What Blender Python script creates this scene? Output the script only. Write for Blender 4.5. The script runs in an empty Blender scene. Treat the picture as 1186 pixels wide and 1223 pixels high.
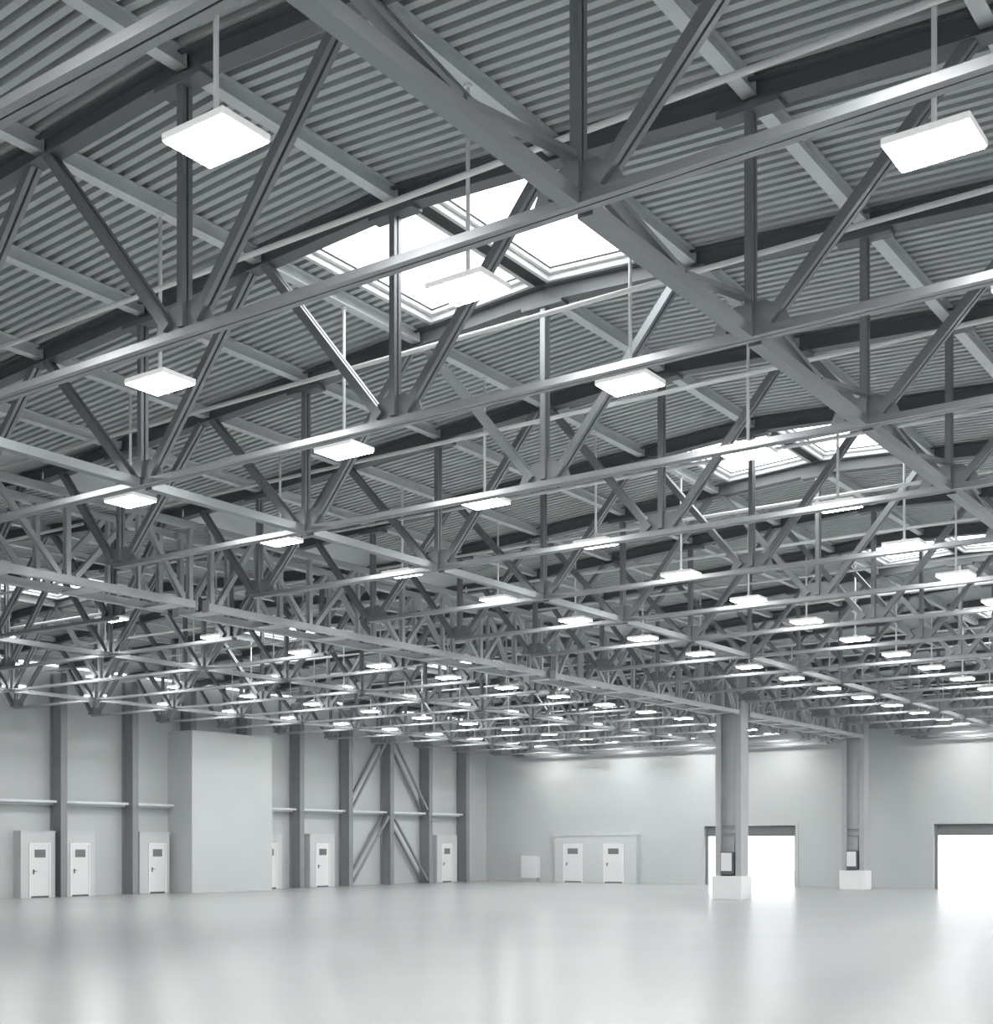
import bpy, bmesh, math, random
from mathutils import Vector, Matrix
random.seed(4)
S = bpy.context.scene
COL = S.collection
PI = math.pi

# ------------------------------------------------------------------ lay-out
EYE = 2.03                      # camera height; heights "H" below are above the eye
F_PX, HOR, YAW = 1552.1, 1009.8, 0.615
YS = [5.30, 8.64, 11.86, 15.10, 18.52, 21.99, 25.21, 28.51, 31.95,
      35.28, 38.61, 41.95, 45.28, 48.62, 51.95, 55.28, 58.62, 60.95]
PANEL = 4.523
HALF = PANEL * 2.5              # half the span of a truss
C_NEAR = -9.845                 # ridge of the bay over the camera
GRID = C_NEAR - HALF            # column line
C_LEFT = GRID - HALF            # ridge of the bay along the left wall
ZB = EYE + 5.0                  # bottom chords
ZT = EYE + 7.50                 # underside of the top chords at the ridge
SLOPE = 0.057
Y_FAR, Y_BACK, X_LEFT, X_RIGHT = 61.4, -5.0, -44.1, 2.3
DECK = 0.27                     # deck above the underside of the top chord
SKY_BAYS = (2, 5, 8, 11, 14)

def zchord(u):                  # underside of the top chord at u metres from the ridge
    return ZT - SLOPE * abs(u)

ORD = ['first', 'second', 'third', 'fourth', 'fifth', 'sixth', 'seventh', 'eighth', 'ninth', 'tenth', 'eleventh',
       'twelfth', 'thirteenth', 'fourteenth', 'fifteenth', 'sixteenth', 'seventeenth', 'eighteenth']

# ------------------------------------------------------------------ materials
def mat(name, col, rough=0.5, spec=0.5, metal=0.0, noise=0.0, nscale=3.0, bump=0.0, bscale=40.0, rvar=0.0, stretch=None):
    m = bpy.data.materials.new(name); m.use_nodes = True
    nt = m.node_tree; b = nt.nodes['Principled BSDF']
    b.inputs['Base Color'].default_value = (*col, 1)
    b.inputs['Roughness'].default_value = rough
    b.inputs['Specular IOR Level'].default_value = spec
    b.inputs['Metallic'].default_value = metal
    if noise or bump or rvar:
        tc = nt.nodes.new('ShaderNodeTexCoord')
        src = tc.outputs['Object']
        if stretch:
            mp = nt.nodes.new('ShaderNodeMapping'); mp.inputs['Scale'].default_value = stretch
            nt.links.new(src, mp.inputs['Vector']); src = mp.outputs['Vector']
    if noise or rvar:
        n = nt.nodes.new('ShaderNodeTexNoise'); n.inputs['Scale'].default_value = nscale
        n.inputs['Detail'].default_value = 3
        nt.links.new(src, n.inputs['Vector'])
    if noise:
        mr = nt.nodes.new('ShaderNodeMapRange')
        mr.inputs['From Min'].default_value = 0.1; mr.inputs['From Max'].default_value = 0.9
        mr.inputs['To Min'].default_value = 1 - noise; mr.inputs['To Max'].default_value = 1 + noise
        nt.links.new(n.outputs['Fac'], mr.inputs['Value'])
        mx = nt.nodes.new('ShaderNodeVectorMath'); mx.operation = 'SCALE'
        mx.inputs[0].default_value = col
        nt.links.new(mr.outputs['Result'], mx.inputs['Scale'])
        nt.links.new(mx.outputs['Vector'], b.inputs['Base Color'])
    if rvar:
        m2 = nt.nodes.new('ShaderNodeMapRange')
        m2.inputs['From Min'].default_value = 0.3; m2.inputs['From Max'].default_value = 0.7
        m2.inputs['To Min'].default_value = rough - rvar; m2.inputs['To Max'].default_value = rough + rvar
        nt.links.new(n.outputs['Fac'], m2.inputs['Value'])
        nt.links.new(m2.outputs['Result'], b.inputs['Roughness'])
    if bump:
        n2 = nt.nodes.new('ShaderNodeTexNoise'); n2.inputs['Scale'].default_value = bscale
        nt.links.new(src, n2.inputs['Vector'])
        bp = nt.nodes.new('ShaderNodeBump'); bp.inputs['Strength'].default_value = bump; bp.inputs['Distance'].default_value = 0.02
        nt.links.new(n2.outputs['Fac'], bp.inputs['Height'])
        nt.links.new(bp.outputs['Normal'], b.inputs['Normal'])
    return m

def emit(name, strength, col=(1, 1, 1)):
    m = bpy.data.materials.new(name); m.use_nodes = True
    b = m.node_tree.nodes['Principled BSDF']
    b.inputs['Base Color'].default_value = (0.8, 0.8, 0.8, 1)
    b.inputs['Emission Color'].default_value = (*col, 1)
    b.inputs['Emission Strength'].default_value = strength
    return m

M_STEEL = mat('painted_steel', (0.28, 0.295, 0.307), 0.38, 0.5, 0.5, 0.06, 2.5)
M_CHORD = mat('bottom_chord_steel', (0.33, 0.343, 0.352), 0.39, 0.5, 0.68, 0.06, 2.5)
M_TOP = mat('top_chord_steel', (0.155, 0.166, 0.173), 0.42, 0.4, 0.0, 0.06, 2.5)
M_PURLIN = mat('galvanised_purlin', (0.72, 0.74, 0.75), 0.38, 0.5, 0.1, 0.07, 3.0)
M_GIRDER = mat('girder_steel', (0.60, 0.615, 0.625), 0.38, 0.5, 0.3, 0.06, 3.0)
M_DECK = mat('roof_deck_sheet', (0.57, 0.59, 0.60), 0.55, 0.3, 0.0, 0.07, 1.2)
M_PIPE = mat('pale_pipe', (0.92, 0.93, 0.93), 0.35)
M_WHITE = mat('white_paint', (0.80, 0.81, 0.81), 0.45)
M_LAMPBODY = mat('lamp_body', (0.72, 0.73, 0.73), 0.4)
b_ = M_LAMPBODY.node_tree.nodes['Principled BSDF']; b_.inputs['Emission Color'].default_value = (1, 1, 1, 1); b_.inputs['Emission Strength'].default_value = 0.42   # opal body, lit from inside
M_GASKET = mat('dark_gasket', (0.05, 0.053, 0.056), 0.6)
M_DARK = mat('dark_grey', (0.10, 0.105, 0.11), 0.5)
M_WALL = mat('plastered_wall', (0.515, 0.535, 0.535), 0.62, 0.3, 0.0, 0.05, 0.35, 0.05, 30)
M_BOXWALL = mat('white_plaster', (0.53, 0.55, 0.55), 0.6, 0.3, 0.0, 0.03, 0.6)
M_BOOTH = mat('booth_panel', (0.57, 0.59, 0.59), 0.5, 0.4, 0.0, 0.03, 0.9)
M_COLUMN = mat('column_steel', (0.25, 0.265, 0.275), 0.4, 0.5, 0.0, 0.05, 1.5)
M_POST = mat('light_column_steel', (0.56, 0.58, 0.585), 0.4, 0.5, 0.0, 0.05, 1.5)
M_FLANGE = mat('flange_steel', (0.42, 0.435, 0.44), 0.4, 0.5, 0.0, 0.05, 1.5)
M_DOOR = mat('door_leaf_paint', (0.74, 0.755, 0.755), 0.4)
M_LOUVRE = mat('grey_louvre', (0.22, 0.23, 0.235), 0.5)
M_FLOOR = mat('polished_concrete', (0.305, 0.32, 0.317), 0.26, 0.5, 0.0, 0.05, 0.25)
M_SHUTTER = mat('shutter_slats', (0.20, 0.21, 0.215), 0.45, 0.4)
M_GROUND = mat('outside_concrete', (0.75, 0.75, 0.75), 0.8)
M_LAMP = emit('lamp_diffuser', 88.0, (1.0, 1.0, 1.0))
M_SKYPANE = emit('daylight_pane', 5.0, (0.97, 0.99, 1.0))

# ------------------------------------------------------------------ mesh helpers
class MB:
    def __init__(s): s.bm = bmesh.new()
    def hexa(s, p):             # 8 points: bottom loop 0-3, top loop 4-7
        v = [s.bm.verts.new(q) for q in p]
        for f in ((3, 2, 1, 0), (4, 5, 6, 7), (0, 1, 5, 4), (1, 2, 6, 5), (2, 3, 7, 6), (3, 0, 4, 7)):
            s.bm.faces.new([v[i] for i in f])
        return s
    def box(s, x0, x1, y0, y1, z0, z1):
        return s.hexa([(x0, y0, z0), (x1, y0, z0), (x1, y1, z0), (x0, y1, z0), (x0, y0, z1), (x1, y0, z1), (x1, y1, z1), (x0, y1, z1)])
    def bar(s, p, q, w, h, side=(0, 1, 0), off=0.0, offn=0.0):
        """box from p to q, w across along SIDE, h across the third way"""
        p, q, sd = Vector(p), Vector(q), Vector(side)
        a = (q - p).normalized(); n = a.cross(sd).normalized(); sd = n.cross(a).normalized()
        p = p + sd * off + n * offn; q = q + sd * off + n * offn
        u, v = sd * w / 2, n * h / 2
        return s.hexa([p - u - v, p + u - v, p + u + v, p - u + v, q - u - v, q + u - v, q + u + v, q - u + v])
    def twin(s, p, q, w, h, gap, side=(0, 1, 0)):
        """two bars side by side with a gap, the whole W wide"""
        b = (w - gap) / 2; o = gap / 2 + b / 2
        s.bar(p, q, b, h, side, -o); s.bar(p, q, b, h, side, o)
        return s
    def ibeam(s, p, q, w, h, tf=0.014, tw=0.012, side=(0, 1, 0)):
        s.bar(p, q, w, tf, side, 0, h / 2 - tf / 2); s.bar(p, q, w, tf, side, 0, -h / 2 + tf / 2)
        s.bar(p, q, tw, h - 2 * tf, side)
        return s
    def tube(s, p, q, r, n=10):
        p, q = Vector(p), Vector(q); a = (q - p).normalized()
        t = Vector((0, 0, 1)) if abs(a.z) < 0.9 else Vector((1, 0, 0))
        u = a.cross(t).normalized(); v = a.cross(u)
        A = [s.bm.verts.new(p + (u * math.cos(i * 2 * PI / n) + v * math.sin(i * 2 * PI / n)) * r) for i in range(n)]
        B = [s.bm.verts.new(q + (u * math.cos(i * 2 * PI / n) + v * math.sin(i * 2 * PI / n)) * r) for i in range(n)]
        for i in range(n):
            f = s.bm.faces.new((A[i], B[i], B[(i + 1) % n], A[(i + 1) % n])); f.smooth = True
        s.bm.faces.new(A); s.bm.faces.new(B[::-1])
        return s
    def prism(s, pts, y0, y1):  # outline in x,z
        A = [s.bm.verts.new((x, y0, z)) for x, z in pts]; B = [s.bm.verts.new((x, y1, z)) for x, z in pts]
        n = len(pts)
        for i in range(n): s.bm.faces.new((A[i], A[(i + 1) % n], B[(i + 1) % n], B[i]))
        s.bm.faces.new(A[::-1]); s.bm.faces.new(B)
        return s
    def build(s, name, m, parent=None, bevel=0.0):
        bmesh.ops.recalc_face_normals(s.bm, faces=s.bm.faces)
        if bevel:
            bmesh.ops.bevel(s.bm, geom=[e for e in s.bm.edges], offset=bevel, segments=2, affect='EDGES')
        me = bpy.data.meshes.new(name); s.bm.to_mesh(me); s.bm.free()
        me.materials.append(m)
        o = bpy.data.objects.new(name, me); COL.objects.link(o)
        if parent: o.parent = parent
        return o

def tag(o, label=None, cat=None, group=None, kind=None):
    if label: o['label'] = label
    if cat: o['category'] = cat
    if group: o['group'] = group
    if kind: o['kind'] = kind
    return o

def thing(name, loc, label=None, cat=None, group=None, kind=None):
    o = bpy.data.objects.new(name, None); o.location = loc; o.empty_display_size = 0.2; COL.objects.link(o)
    return tag(o, label, cat, group, kind)

KIDS = {}
def kids(o):
    if o.name not in KIDS: KIDS[o.name] = [c for c in bpy.data.objects if c.parent == o]
    return KIDS[o.name]

def dup(o, loc=None, parent=None, label=None):
    c = o.copy(); COL.objects.link(c)
    if parent: c.parent = parent
    if loc is not None: c.location = loc
    if label: c['label'] = label
    for k in kids(o): dup(k, None, c)
    return c

# ------------------------------------------------------------------ room shell
tag(MB().box(X_LEFT - 0.3, X_RIGHT + 0.3, Y_BACK - 0.3, Y_FAR + 0.35, -0.3, 0).build('floor', M_FLOOR), 'pale polished concrete floor with soft reflections', 'floor', kind='structure')
tag(MB().box(X_LEFT - 0.3, X_LEFT, Y_BACK - 0.3, Y_FAR, 0, EYE + 7.1).build('wall_left', M_WALL), 'grey plastered left wall behind the steel wall columns', 'wall', kind='structure')
tag(MB().box(X_RIGHT, X_RIGHT + 0.3, Y_BACK - 0.3, Y_FAR, 0, EYE + 7.4).build('wall_right', M_BOXWALL), 'pale side wall to the right of the camera', 'wall', kind='structure')
tag(MB().box(X_LEFT - 0.3, X_RIGHT + 0.3, Y_BACK - 0.3, Y_BACK, 0, EYE + 8.2).build('wall_back', M_BOXWALL), 'pale end wall behind the camera', 'wall', kind='structure')

# far wall with two loading-door openings
RD = [(-30.15, -25.15), (-18.35, -12.9)]
ZD = EYE + 1.0
w = MB()
xs = [X_LEFT - 0.3, RD[0][0], RD[0][1], RD[1][0], RD[1][1], X_RIGHT + 0.3]
for i in range(5):
    w.box(xs[i], xs[i + 1], Y_FAR, Y_FAR + 0.35, ZD if i in (1, 3) else 0, EYE + 8.2)
tag(w.build('wall_far', M_WALL), 'grey plastered far wall with loading doors', 'wall', kind='structure')
tag(MB().box(-60, 20, Y_FAR + 0.36, Y_FAR + 40, -0.3, -0.02).build('ground', M_GROUND), 'sunlit pale concrete yard outside the loading doors', 'ground', kind='structure')

# corrugated roof deck, one sheet mesh per slope; openings for the skylights
SKW = 1.92
def in_sky(y):
    return any(YS[k] + 0.10 < y < YS[k + 1] - 0.10 for k in SKY_BAYS)
def deck(name, c, sgn, label):
    bm = bmesh.new()
    P, lo, web, dep = 0.1667, 0.084, 0.005, 0.36
    def z(x): return zchord(x - c) + DECK
    y = Y_BACK
    def strip(ya, za, yb, zb, xa, xb):
        v = [bm.verts.new(q) for q in ((xa, ya, z(xa) + za), (xb, ya, z(xb) + za), (xb, yb, z(xb) + zb), (xa, yb, z(xa) + zb))]
        bm.faces.new(v)
    xe = c + sgn * (HALF + 0.02)
    while y < Y_FAR:
        xr = c + sgn * SKW if in_sky(y + P / 2) else c
        a, b, d = y + lo, y + lo + web, y + P - web
        strip(y, 0, a, 0, xr, xe); strip(a, 0, b, dep, xr, xe)
        strip(b, dep, d, dep, xr, xe); strip(d, dep, y + P, 0, xr, xe)
        y += P
    me = bpy.data.meshes.new(name); bm.to_mesh(me); bm.free(); me.materials.append(M_DECK)
    o = bpy.data.objects.new(name, me); COL.objects.link(o)
    return tag(o, label, 'ceiling', kind='structure')
deck('ceiling', C_NEAR, 1, 'ribbed metal roof deck, right slope of the nearer bay')
deck('ceiling', C_NEAR, -1, 'ribbed metal roof deck, left slope of the nearer bay')
deck('ceiling', C_LEFT, 1, 'ribbed metal roof deck, right slope of the far left bay')
deck('ceiling', C_LEFT, -1, 'ribbed metal roof deck falling to the left wall')
# box gutter in the valley over the column line
zg = zchord(HALF)
g = MB()
g.box(GRID - 0.75, GRID + 0.75, Y_BACK, Y_FAR, zg + 0.26, zg + 0.36)
tag(g.build('trim_1', M_PURLIN), 'pale sheet-metal valley gutter above the column line', 'gutter', kind='structure')

# ------------------------------------------------------------------ trusses
def make_truss():
    t = thing('roof_truss', (0, 0, 0), '', 'roof truss', 'steel roof trusses')
    bo = PANEL * 2 + 0.12
    MB().twin((-bo, 0, ZB), (bo, 0, ZB), 0.155, 0.075, 0.016).build('bottom_chord', M_CHORD, t)
    b = MB()
    hh = 0.24
    for s in (-1, 1):
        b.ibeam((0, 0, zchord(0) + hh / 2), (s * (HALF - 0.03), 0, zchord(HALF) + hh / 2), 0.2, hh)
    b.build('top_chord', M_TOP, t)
    for j in range(-2, 3):
        x = j * PANEL
        MB().twin((x, 0, ZB + 0.07), (x, 0, zchord(x) + 0.01), 0.13, 0.08, 0.026).build('vertical', M_STEEL, t)
        MB().prism([(x - 0.42, ZB + 0.05), (x + 0.42, ZB + 0.05), (x + 0.36, ZB + 0.20), (x + 0.16, ZB + 0.32), (x - 0.16, ZB + 0.32), (x - 0.36, ZB + 0.20)], -0.01, 0.01).build('gusset_plate', M_STEEL, t)
        zc = zchord(x)
        MB().box(x - 0.33, x + 0.33, -0.10, 0.10, zc - 0.05 - SLOPE * 0.3, zc + 0.0).build('head_plate', M_TOP, t)
        for s in (-1, 1):
            xt = x + s * (PANEL / 2 - 0.14)
            if abs(xt) > HALF - 0.5: xt = x + s * (PANEL / 2 - 0.62)
            p0, p1 = (x + s * 0.20, 0, ZB + 0.10), (xt, 0, zchord(xt) + 0.02)
            MB().twin(p0, p1, 0.14, 0.105, 0.03).build('diagonal', M_STEEL, t)
    return t
def truss_label(k, bay):
    n = len(YS)
    if bay == 'near':
        if k == 0: return 'nearest steel roof truss, its bottom chord crossing the upper left picture corner'
        if k == n - 1: return 'steel roof truss of the nearer bay hard against the far wall'
        return f'{ORD[k]} steel roof truss from the camera in the bay right of the columns'
    if k == n - 1: return 'steel roof truss of the left bay hard against the far wall'
    return f'steel roof truss of the bay along the left wall, {ORD[n - 1 - k]} from the far wall'
proto = make_truss()
proto.location = (C_NEAR, YS[0], 0); proto['label'] = truss_label(0, 'near')
for k in range(1, len(YS)): dup(proto, (C_NEAR, YS[k], 0), None, truss_label(k, 'near'))
LEFT0 = 3
for k in range(LEFT0, len(YS)): dup(proto, (C_LEFT, YS[k], 0), None, truss_label(k, 'left'))

# ------------------------------------------------------------------ purlins
def purlin(c, n, label, k0):
    x = c + n * PANEL / 2
    zb = zchord(n * PANEL / 2) + 0.085
    m = MB(); h = 0.178
    t = thing('purlin', (x, 0, 0), label, 'purlin', 'roof purlins') if n == 0 else None
    ys = [Y_BACK] + YS + [Y_FAR]
    for i in range(k0, len(ys) - 1):
        a, b = ys[i] + (0.03 if i else 0.02), ys[i + 1] - (0.03 if i < len(ys) - 2 else 0.02)
        if b - a < 0.1 or (n == 0 and i - 1 in SKY_BAYS): continue
        m.box(x - 0.075, x + 0.075, a, b, zb, zb + 0.014)
        m.box(x - 0.075, x + 0.075, a, b, zb + h - 0.014, zb + h)
        m.box(x - 0.008, x + 0.008, a, b, zb + 0.014, zb + h - 0.014)
        for e in (a, b - 0.012): m.box(x - 0.07, x + 0.07, e, e + 0.012, zb + 0.014, zb + h - 0.014)
        if t:
            bmesh.ops.translate(m.bm, verts=m.bm.verts, vec=(-x, 0, 0))
            m.build('segment', M_PURLIN, t); m = MB()
    if t: m.bm.free(); return
    tag(m.build('purlin', M_PURLIN), label, 'purlin', 'roof purlins')
for n in range(-4, 5):
    r = 'at the ridge' if n == 0 else f'{ORD[n + 4]} line from the columns'
    purlin(C_NEAR, n, f'straight roof purlin under the deck of the nearer bay, {r}', 0)
for n in range(-4, 5):
    r = 'at the ridge' if n == 0 else f'{ORD[n + 4]} line from the wall'
    purlin(C_LEFT, n, f'straight roof purlin under the deck of the left bay, {r}', LEFT0)

# ------------------------------------------------------------------ longitudinal ties between the bottom chords
def tie(x, label, brace, k0, m_):
    t = thing('tie_beam', (x, YS[k0], ZB), label, 'tie beam', 'long ties between the trusses')
    for k in range(k0, len(YS) - 1):
        a, b = YS[k] + 0.1 - YS[k0], YS[k + 1] - 0.1 - YS[k0]
        MB().bar((0, a, 0), (0, b, 0), 0.14, 0.12, (1, 0, 0)).build('beam', m_, t)
        if brace:
            mid = (a + b) / 2
            MB().bar((0, a, 0.34), (0, mid + 0.1, 0.085), 0.10, 0.05, (1, 0, 0)).build('brace', m_, t)
            MB().bar((0, mid - 0.1 + 0.25, 0.085), (0, b, 0.34), 0.10, 0.05, (1, 0, 0)).build('brace', m_, t)
tie(C_NEAR + PANEL, 'long steel tie with flat braces joining truss bottoms, right of the nearer ridge', True, 0, M_STEEL)
tie(C_NEAR - PANEL, 'long plain steel tie joining truss bottoms between nearer ridge and columns', False, 0, M_STEEL)
tie(C_LEFT + PANEL, 'long steel tie joining truss bottoms in the left bay, nearer the columns', False, LEFT0, M_STEEL)
tie(C_LEFT - PANEL, 'long steel tie joining truss bottoms in the left bay, nearer the wall', False, LEFT0, M_STEEL)

# ------------------------------------------------------------------ lamps and the pipes above them
ZL = EYE + 5.45
def make_lamp():
    t = thing('hanging_lamp', (0, 0, ZL), '', 'lamp', 'flat lamps hanging from the roof')
    h = MB(); h.box(-0.34, 0.34, -0.25, 0.25, 0.004, 0.062); h.build('housing', M_LAMPBODY, t, 0.003)
    MB().box(-0.325, 0.325, -0.235, 0.235, -0.008, 0.006).build('diffuser', M_LAMP, t)
    r = MB(); r.tube((0, 0, 0.062), (0, 0, 1), 0.022); r.tube((0, 0, 0.062), (0, 0, 0.13), 0.05)
    r.build('rod', M_PIPE, t)
    return t
lamp0 = None
def lamp(x, y, u, label):
    global lamp0
    zt = zchord(u) + 0.085
    if lamp0 is None:
        lamp0 = make_lamp(); o = lamp0; o.location = (x, y, ZL); o['label'] = label
    else: o = dup(lamp0, (x, y, ZL), None, label)
    return o
LAMP_N = (-3, -1, 1, 3)
rods = {}
def make_lamp_at(c, n, k, label, y=None):
    u = n * PANEL / 2
    if y is None: y = (YS[k] + YS[k + 1]) / 2
    o = lamp(c + u, y, u, label)
    # the rod reaches exactly up to its purlin: one rod mesh per height
    key = abs(n)
    L = zchord(u) + 0.085 - ZL
    rod = [ch for ch in bpy.data.objects if ch.parent == o and ch.name.startswith('rod')][0]
    if key not in rods:
        r = MB(); r.tube((0, 0, 0.062), (0, 0, L), 0.022); r.tube((0, 0, 0.062), (0, 0, 0.13), 0.05); r.tube((0, 0, L - 0.03), (0, 0, L), 0.045)
        tmp = r.build('rod', M_PIPE); rods[key] = tmp.data
        bpy.data.objects.remove(tmp)
    rod.data = rods[key]
def bay_words(k):
    if k == len(YS) - 2: return 'beside the far wall'
    return f'between {"nearest" if k == 0 else ORD[k]} and {ORD[k + 1]} trusses'
for k in range(0, len(YS) - 1):
    for i, n in enumerate(LAMP_N):
        make_lamp_at(C_NEAR, n, k, f'flat white lamp {bay_words(k)}, nearer bay, {ORD[i]} row from the columns')
    for i, n in enumerate(LAMP_N):
        u = n * PANEL / 2
        if k < LEFT0 + 2 - i // 2 * 1: continue
        make_lamp_at(C_LEFT, n, k, f'flat white lamp {bay_words(k)}, left bay, {ORD[i]} row from the left wall')
for r, y in enumerate((3.63, 0.30, -3.03)):          # the rows over and behind the camera
    for i, n in enumerate(LAMP_N):
        make_lamp_at(C_NEAR, n, None, f'flat white lamp, {("just ahead of the camera", "straight above the camera", "behind the camera")[r]}, nearer bay, {ORD[i]} row from the columns', y)
for k in range(0, len(YS) - 1):
    y = (YS[k] + YS[k + 1]) / 2 - 0.055
    tag(MB().tube((C_NEAR - HALF + 1.0, y, EYE + 6.55), (C_NEAR + HALF - 1.0, y, EYE + 6.55), 0.032).build('conduit_pipe', M_PIPE),
        f'thin pale pipe crossing the nearer bay above the lamps {bay_words(k)}', 'pipe', 'pipes above the lamp rows')
    if k >= LEFT0:
        tag(MB().tube((C_LEFT - HALF + 1.0, y, EYE + 6.55), (C_LEFT + HALF - 1.0, y, EYE + 6.55), 0.032).build('conduit_pipe', M_PIPE),
            f'thin pale pipe crossing the left bay above the lamps {bay_words(k)}', 'pipe', 'pipes above the lamp rows')

# ------------------------------------------------------------------ skylights
def skylight(c, k, label):
    y0, y1 = YS[k] + 0.10, YS[k + 1] - 0.10
    L = y1 - y0
    t = thing('skylight', (c, y0, 0), label, 'skylight', 'roof skylights')
    def sb(m, xa, xb, ya, yb, za, zb):       # box that follows the roof slope, z above the deck underside
        f = lambda x: zchord(x) + DECK
        m.hexa([(xa, ya, f(xa) + za), (xb, ya, f(xb) + za), (xb, yb, f(xb) + za), (xa, yb, f(xa) + za),
                (xa, ya, f(xa) + zb), (xb, ya, f(xb) + zb), (xb, yb, f(xb) + zb), (xa, yb, f(xa) + zb)])
    for s in (-1, 1):
        def sbx(m, xa, xb, *r):
            xa, xb = sorted((s * xa, s * xb)); sb(m, xa, xb, *r)
        fr = MB(); xi, xo = 0.10, SKW + 0.02
        # outer curb, then a stepped inner frame
        for wd, za, zb, off in ((0.06, -0.03, 0.46, 0.0), (0.06, 0.05, 0.30, 0.072)):
            a, b = xi + off, xo - off; ya, yb = off, L - off
            sbx(fr, a, a + wd, ya, yb, za, zb); sbx(fr, b - wd, b, ya, yb, za, zb)
            sbx(fr, a + wd, b - wd, ya, ya + wd, za, zb); sbx(fr, a + wd, b - wd, yb - wd, yb, za, zb)
        fr.build('frame', M_WHITE, t)
        ga = MB(); off = 0.132; wd = 0.02; a, b = xi + off, xo - off; ya, yb = off, L - off
        sbx(ga, a, a + wd, ya, yb, 0.10, 0.30); sbx(ga, b - wd, b, ya, yb, 0.10, 0.30)
        sbx(ga, a + wd, b - wd, ya, ya + wd, 0.10, 0.30); sbx(ga, a + wd, b - wd, yb - wd, yb, 0.10, 0.30)
        # dark slot between the two frame steps
        for o1, w1 in ((0.06, 0.012),):
            a, b = xi + o1, xo - o1; ya, yb = o1, L - o1
            sbx(ga, a, a + w1, ya, yb, 0.10, 0.3); sbx(ga, b - w1, b, ya, yb, 0.10, 0.3)
            sbx(ga, a + w1, b - w1, ya, ya + w1, 0.10, 0.3); sbx(ga, a + w1, b - w1, yb - w1, yb, 0.10, 0.3)
        ga.build('gasket', M_GASKET, t)
        pn = MB(); off = 0.15
        sbx(pn, xi + off, xo - off, off, L - off, 0.115, 0.14)
        pn.build('pane', M_SKYPANE, t)
    rb = MB(); sb(rb, -0.10, 0.0, 0, L, -0.02, 0.30); sb(rb, 0.0, 0.10, 0, L, -0.02, 0.30)
    rb.build('ridge_beam', M_GASKET, t)
for i, k in enumerate(SKY_BAYS):
    skylight(C_NEAR, k, ('largest' if i == 0 else ORD[i]) + (' and nearest bright skylight, twin panes at the ridge of the nearer bay' if i == 0 else ' bright twin-pane skylight from the camera at the ridge of the nearer bay'))
    if i: skylight(C_LEFT, k, f'bright twin-pane skylight at the ridge of the left bay, {ORD[i - 1]} from the camera')

# ------------------------------------------------------------------ girders on the column line
ZGT = EYE + 6.62
def make_girder(L=13.32, g1=0.22):
    g0 = 0.22
    t = thing('lattice_girder', (0, 0, 0), '', 'girder', 'lattice girders on the column line')
    for sx in (-0.47, 0.47):
        MB().bar((sx, g0, ZB), (sx, L - g1, ZB), 0.15, 0.15, (1, 0, 0)).build('bottom_chord', M_GIRDER, t, 0.012)
        MB().bar((sx, g0, ZGT), (sx, L - g1, ZGT), 0.15, 0.15, (1, 0, 0)).build('top_chord', M_GIRDER, t, 0.012)
        for j in range(5):
            y = min(max(j * L / 4, g0 + 0.12), L - g1 - 0.12)
            MB().twin((sx, y, ZB + 0.07), (sx, y, ZGT - 0.07), 0.12, 0.10, 0.03, (1, 0, 0)).build('vertical', M_GIRDER, t)
        for j in range(4):
            ym = (j + 0.5) * L / 4
            for s in (-1, 1):
                yb = ym + s * (L / 8 - 0.18)
                yb = min(max(yb, g0 + 0.3), L - g1 - 0.3)
                MB().twin((sx, yb, ZB + 0.07), (sx, ym + s * 0.12, ZGT - 0.07), 0.12, 0.10, 0.03, (1, 0, 0)).build('diagonal', M_GIRDER, t)
            MB().twin((sx, ym, ZB + 0.07), (sx, ym, ZGT - 0.07), 0.10, 0.07, 0.03, (1, 0, 0)).build('vertical', M_GIRDER, t)
    n = 7
    for j in range(n):
        y = g0 + 0.35 + j * (L - g0 - g1 - 0.7) / (n - 1)
        MB().box(-0.40, 0.40, y - 0.2, y + 0.2, ZB - 0.055, ZB - 0.035).build('batten_plate', M_GIRDER, t)
    for y in (g0 - 0.02, L - g1):
        MB().box(0.37, 0.57, y, y + 0.02, ZB - 0.12, ZB + 0.14).build('end_plate', M_GIRDER, t)
        MB().box(-0.57, -0.37, y, y + 0.02, ZB - 0.12, ZB + 0.14).build('end_plate', M_GIRDER, t)
    return t
gl = ['nearest lattice girder, cut by the left picture edge, ending in midair',
      'lattice girder second from the camera, spanning between the two open joints',
      'lattice girder running up to the nearer column',
      'lattice girder between the nearer column and the column by the wall']
gp = make_girder(); gp.location = (GRID, YS[0], 0); gp['label'] = gl[0]
dup(gp, (GRID, YS[4], 0), None, gl[1])
gq = make_girder(13.32, 0.36); gq.location = (GRID, YS[8], 0); gq['label'] = gl[2]
gr = make_girder(12.7, 0.06); gr.location = (GRID, 45.62, 0); gr['label'] = gl[3]

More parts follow.
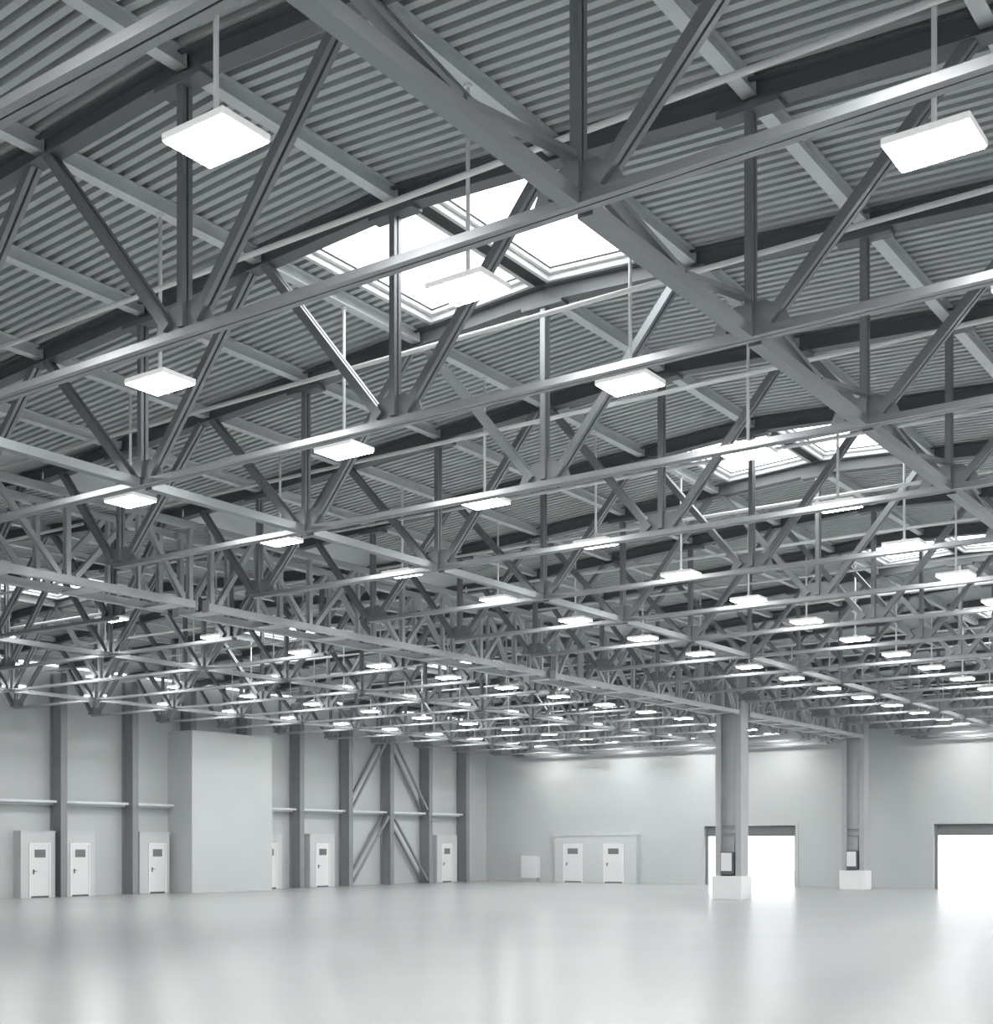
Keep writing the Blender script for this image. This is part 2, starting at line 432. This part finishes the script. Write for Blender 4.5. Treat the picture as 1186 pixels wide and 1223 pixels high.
# ------------------------------------------------------------------ the two columns
def column(y, label, boxlabel):
    t = thing('steel_column', (GRID, y, 0), label, 'column', 'columns with white plinths')
    top = ZGT + 0.1
    MB().box(-0.60, 0.60, -0.46, 0.46, 0, 0.88).build('plinth', M_WHITE, t, 0.015)
    for s, nm in ((-1, 'flange'), (1, 'flange')):
        x0, x1 = sorted((s * 0.30, s * 0.52))
        f = MB()
        # channel-like flange: outer plate, two lips
        xo = s * 0.52
        f.box(min(xo, xo - s * 0.03), max(xo, xo - s * 0.03), -0.31, 0.31, 0.88, top)
        f.box(x0, x1, -0.33, -0.30, 0.88, top); f.box(x0, x1, 0.30, 0.33, 0.88, top)
        f.build(nm, M_FLANGE, t)
    MB().box(-0.488, 0.488, -0.045, 0.0, 0.88, top).build('web', M_POST, t)
    st = MB()
    for z in (2.45, 2.75): st.box(-0.30, 0.30, -0.20, -0.18, z, z + 0.05)
    st.tube((0.22, -0.19, 1.82), (0.22, -0.19, 2.45), 0.02)
    st.build('cable_bracket', M_COLUMN, t)
    b = thing('electrical_box', (GRID - 0.02, y - 0.22, 0.93), boxlabel, 'electrical box', 'electrical boxes on the columns')
    MB().box(-0.27, 0.27, -0.16, 0.17, 0.0, 0.86).build('housing', M_DARK, b)
    MB().box(-0.25, 0.19, -0.175, -0.155, 0.14, 0.82).build('cover', M_WHITE, b, 0.005)
column(45.42, 'tall steel column on a white plinth, standing free in front of a loading door', 'white electrical box in the foot of the nearer column')
column(58.75, 'tall steel column on a white plinth, close to the far wall between loading doors', 'white electrical box in the foot of the column by the wall')

# ------------------------------------------------------------------ left wall: columns, rail, braces
WC = [31.8, 35.3, 38.45, 41.75, 45.2, 48.7, 51.9, 55.15, 58.5]
wl = ['wall column between the two leftmost white doors', 'wall column just left of the third white door',
      'wall column rising behind the left end of the white projecting box', 'wall column rising behind the right end of the white projecting box',
      'wall column just right of the white projecting box', 'wall column at the left foot of the crossed braces',
      'wall column in the middle between the diagonal braces', 'wall column at the right foot of the crossed braces',
      'wall column in the far left corner beside the end wall']
BX = (X_LEFT, -42.55, 37.75, 42.5, EYE + 4.92)     # the projecting box
for i, y in enumerate(WC):
    z0 = BX[4] if i in (2, 3) else 0
    m = MB()
    m.box(-43.425, -43.40, y, y + 0.30, z0, EYE + 6.8)
    m.box(-44.09, -44.065, y, y + 0.30, z0, EYE + 6.8)
    m.box(-44.065, -43.425, y + 0.135, y + 0.165, z0, EYE + 6.8)
    tag(m.build('wall_column', M_COLUMN), 'grey steel ' + wl[i], 'column', 'steel columns along the left wall')
tag(MB().box(BX[0] + 0.002, BX[1], BX[2], BX[3], 0, BX[4]).build('wall_annex', M_BOXWALL), 'tall white box projecting from the left wall', 'wall box', kind='structure')
ZR = EYE + 1.66
ends = [(18.0, WC[0]), (WC[0] + 0.3, WC[1]), (WC[1] + 0.3, BX[2] - 0.02), (BX[3] + 0.02, WC[4]), (WC[4] + .3, WC[5]), (WC[5] + .3, WC[6]), (WC[6] + .3, WC[7]), (WC[7] + .3, WC[8])]
rl = ['at the left picture edge', 'above the second white door', 'above the third white door', 'right beside the white box',
      'above the fourth visible white door', 'above the lower left brace', 'between upper and lower right braces', 'above the white door nearest the corner']
for (a, b), l in zip(ends, rl):
    m = MB(); m.box(-43.86, -43.62, a + 0.02, b - 0.02, ZR + 0.10, ZR + 0.115); m.box(-43.86, -43.845, a + 0.02, b - 0.02, ZR - 0.06, ZR + 0.10)
    m.box(-43.635, -43.62, a + 0.02, b - 0.02, ZR + 0.02, ZR + 0.10)
    tag(m.build('wall_rail', M_PURLIN), f'horizontal steel rail on the left wall {l}', 'rail', 'wall rails')
def brace(ya, za, yb, zb, label):
    t = thing('wall_brace', (-43.7, (ya + yb) / 2, (za + zb) / 2), label, 'brace', 'diagonal wall braces')
    cy, cz = (ya + yb) / 2, (za + zb) / 2
    for x in (0.22, -0.24):
        MB().bar((x, ya - cy, za - cz), (x, yb - cy, zb - cz), 0.11, 0.11, (1, 0, 0)).build('bar', M_COLUMN, t)
brace(WC[5] + 0.35, 0.15, WC[6] - 0.05, ZR - 0.15, 'lower left diagonal brace, double bars rising right to the middle wall column')
brace(WC[5] + 0.35, ZR + 0.25, WC[6] - 0.05, EYE + 5.6, 'upper left diagonal brace, double bars rising right above the rail')
brace(WC[6] + 0.35, ZR - 0.15, WC[7] - 0.05, 0.15, 'lower right diagonal brace, double bars falling right to the floor')
brace(WC[6] + 0.35, EYE + 5.6, WC[7] - 0.05, ZR + 0.25, 'upper right diagonal brace, double bars falling right to the rail')

# ------------------------------------------------------------------ doors in their booths
DN = [0]
def door_parts(t, y0, y1, h, depth):
    """door in the local frame of a booth whose front is x = depth; width along y"""
    MB().box(depth, depth + 0.03, y0 - 0.07, y0, 0, h + 0.05).box(depth, depth + 0.03, y1, y1 + 0.07, 0, h + 0.05).box(depth, depth + 0.03, y0, y1, h - 0.02, h + 0.05).build('frame', M_WHITE, t)
    lf = MB().box(depth + 0.001, depth + 0.02, y0 + 0.008, y1 - 0.008, 0.07, h - 0.03).build('leaf', M_DOOR, t)
    w = y1 - y0
    MB().box(depth - 0.02, depth + 0.005, y0, y1, 0.0, 0.065).build('threshold', M_DARK, t)
    lv = MB(); a, b = y0 + w * 0.2, y1 - w * 0.2; z0, z1 = h * 0.75, h * 0.90
    lv.box(depth + 0.02, depth + 0.024, a, b, z0, z1)
    for i in range(6):
        z = z0 + (i + 0.5) * (z1 - z0) / 6
        lv.bar((depth + 0.028, a, z), (depth + 0.028, b, z), 0.02, 0.008, (0.7, 0, 0.7))
    lv.build('louvre', M_LOUVRE, lf)
    hd = MB(); hy = y0 + 0.11 * w + 0.03
    hd.box(depth + 0.02, depth + 0.03, hy - 0.03, hy + 0.03, h * 0.44, h * 0.53)
    hd.tube((depth + 0.02, hy, h * 0.50), (depth + 0.07, hy, h * 0.50), 0.012); hd.tube((depth + 0.065, hy, h * 0.50), (depth + 0.065, hy + 0.12, h * 0.50), 0.011)
    hd.build('handle', M_DARK, lf)
def left_booth(y0, y1, doors, label, proj=0.46):
    DN[0] += 1
    t = thing(f'door_{DN[0]}', (X_LEFT, y0, 0), label, 'door', None, 'structure')
    m = MB().box(0.003, proj, 0, y1 - y0, 0, 2.56).box(0.003, proj + 0.03, -0.02, y1 - y0 + 0.02, 2.56, 2.60)
    m.build('booth', M_BOOTH, t)
    for a, b in doors: door_parts(t, a - y0, b - y0, 2.08, proj)
left_booth(30.17, 31.72, [(30.6, 31.42)], 'leftmost white door in its grey booth on the left wall')
left_booth(32.13, 33.6, [(32.47, 33.28)], 'white door just right of the first wall column, second from the left')
left_booth(35.85, 37.45, [(36.38, 37.2)], 'white door in a booth left of the tall white box')
left_booth(42.55, 44.25, [(43.0, 43.85)], 'white door mostly hidden behind the right edge of the tall white box')
left_booth(46.15, 47.9, [(46.6, 47.45)], 'white door between the white box and the diagonal braces')
left_booth(56.15, 57.95, [(56.6, 57.45)], 'white door right of the diagonal braces near the corner')
# pair of doors on the far wall
DN[0] += 1
t = thing(f'door_{DN[0]}', (-39.1, Y_FAR, 0), 'pair of white doors in one wide booth on the far wall', 'door', None, 'structure')
t.rotation_euler = (0, 0, -PI / 2)        # local x faces the room, local y runs along the wall
WB = 5.15
MB().box(0.003, 0.40, 0, WB, 0, 2.56).box(0.003, 0.43, -0.02, WB + 0.02, 2.56, 2.60).build('booth', M_BOOTH, t)
door_parts(t, 0.62, 1.72, 2.08, 0.40); door_parts(t, 3.2, 4.3, 2.08, 0.40)
# loading doors, shutters rolled up
for (xa, xb), l in zip(RD, ('open loading door half hidden by the nearer column, bright daylight outside', 'open loading door at the right picture edge, bright daylight outside')):
    DN[0] += 1
    t = thing(f'door_{DN[0]}', ((xa + xb) / 2, Y_FAR, 0), l, 'door', None, 'structure')
    hw = (xb - xa) / 2
    fr = MB().box(-hw - 0.14, -hw, -0.03, 0.0, 0, ZD + 0.14).box(hw, hw + 0.14, -0.03, 0.0, 0, ZD + 0.14).box(-hw, hw, -0.03, 0.0, ZD, ZD + 0.14)
    fr.build('frame', M_WALL, t)
    g_ = MB().box(-hw, -hw + 0.12, 0.16, 0.30, 0, ZD).box(hw - 0.12, hw, 0.16, 0.30, 0, ZD)
    g_.build('guide_rail', M_SHUTTER, t)
    sh = MB()
    for i in range(5):
        z = ZD - 0.1 - i * 0.095
        sh.bar((-hw + 0.1, 0.23, z), (hw - 0.1, 0.23, z), 0.09, 0.03, (0, 0.25, 1))
    sh.box(-hw + 0.1, hw - 0.1, 0.20, 0.24, ZD - 0.52, ZD)
    sh.build('shutter', M_SHUTTER, t)
# white cabinet on the far wall
t = thing('wall_cabinet', (-40.9, Y_FAR, 0.2), 'square white cabinet low on the far wall, left of the paired doors', 'cabinet')
MB().box(-0.56, 0.56, -0.30, 0, 0, 1.24).build('housing', M_WHITE, t, 0.01)
MB().box(-0.53, 0.53, -0.315, -0.30, 0.03, 1.21).build('door', M_DOOR, t, 0.004)
MB().box(-0.45, 0.45, -0.25, -0.05, -0.2, 0.0).build('base', M_WALL, t)

# ------------------------------------------------------------------ world, camera
wd = bpy.data.worlds.new('sky'); S.world = wd; wd.use_nodes = True
bg = wd.node_tree.nodes['Background']; bg.inputs['Color'].default_value = (0.95, 0.98, 1.0, 1); bg.inputs['Strength'].default_value = 3.0

cam = bpy.data.cameras.new('camera'); co = bpy.data.objects.new('camera', cam); COL.objects.link(co)
cam.sensor_fit = 'HORIZONTAL'; cam.sensor_width = 36.0; cam.lens = F_PX / 1186 * 36
cam.shift_x = 0.0; cam.shift_y = (HOR - 611.5) / 1186
cam.clip_end = 300
co.location = (0, 0, EYE); co.rotation_euler = (PI / 2, 0, YAW)
S.camera = co

S.cycles.use_denoising = True
S.cycles.max_bounces = 8
S.cycles.diffuse_bounces = 5
S.view_settings.view_transform = 'Standard'; S.view_settings.look = 'None'
S.view_settings.gamma = 1.0; S.view_settings.use_curve_mapping = False
S.view_settings.exposure = 0.0
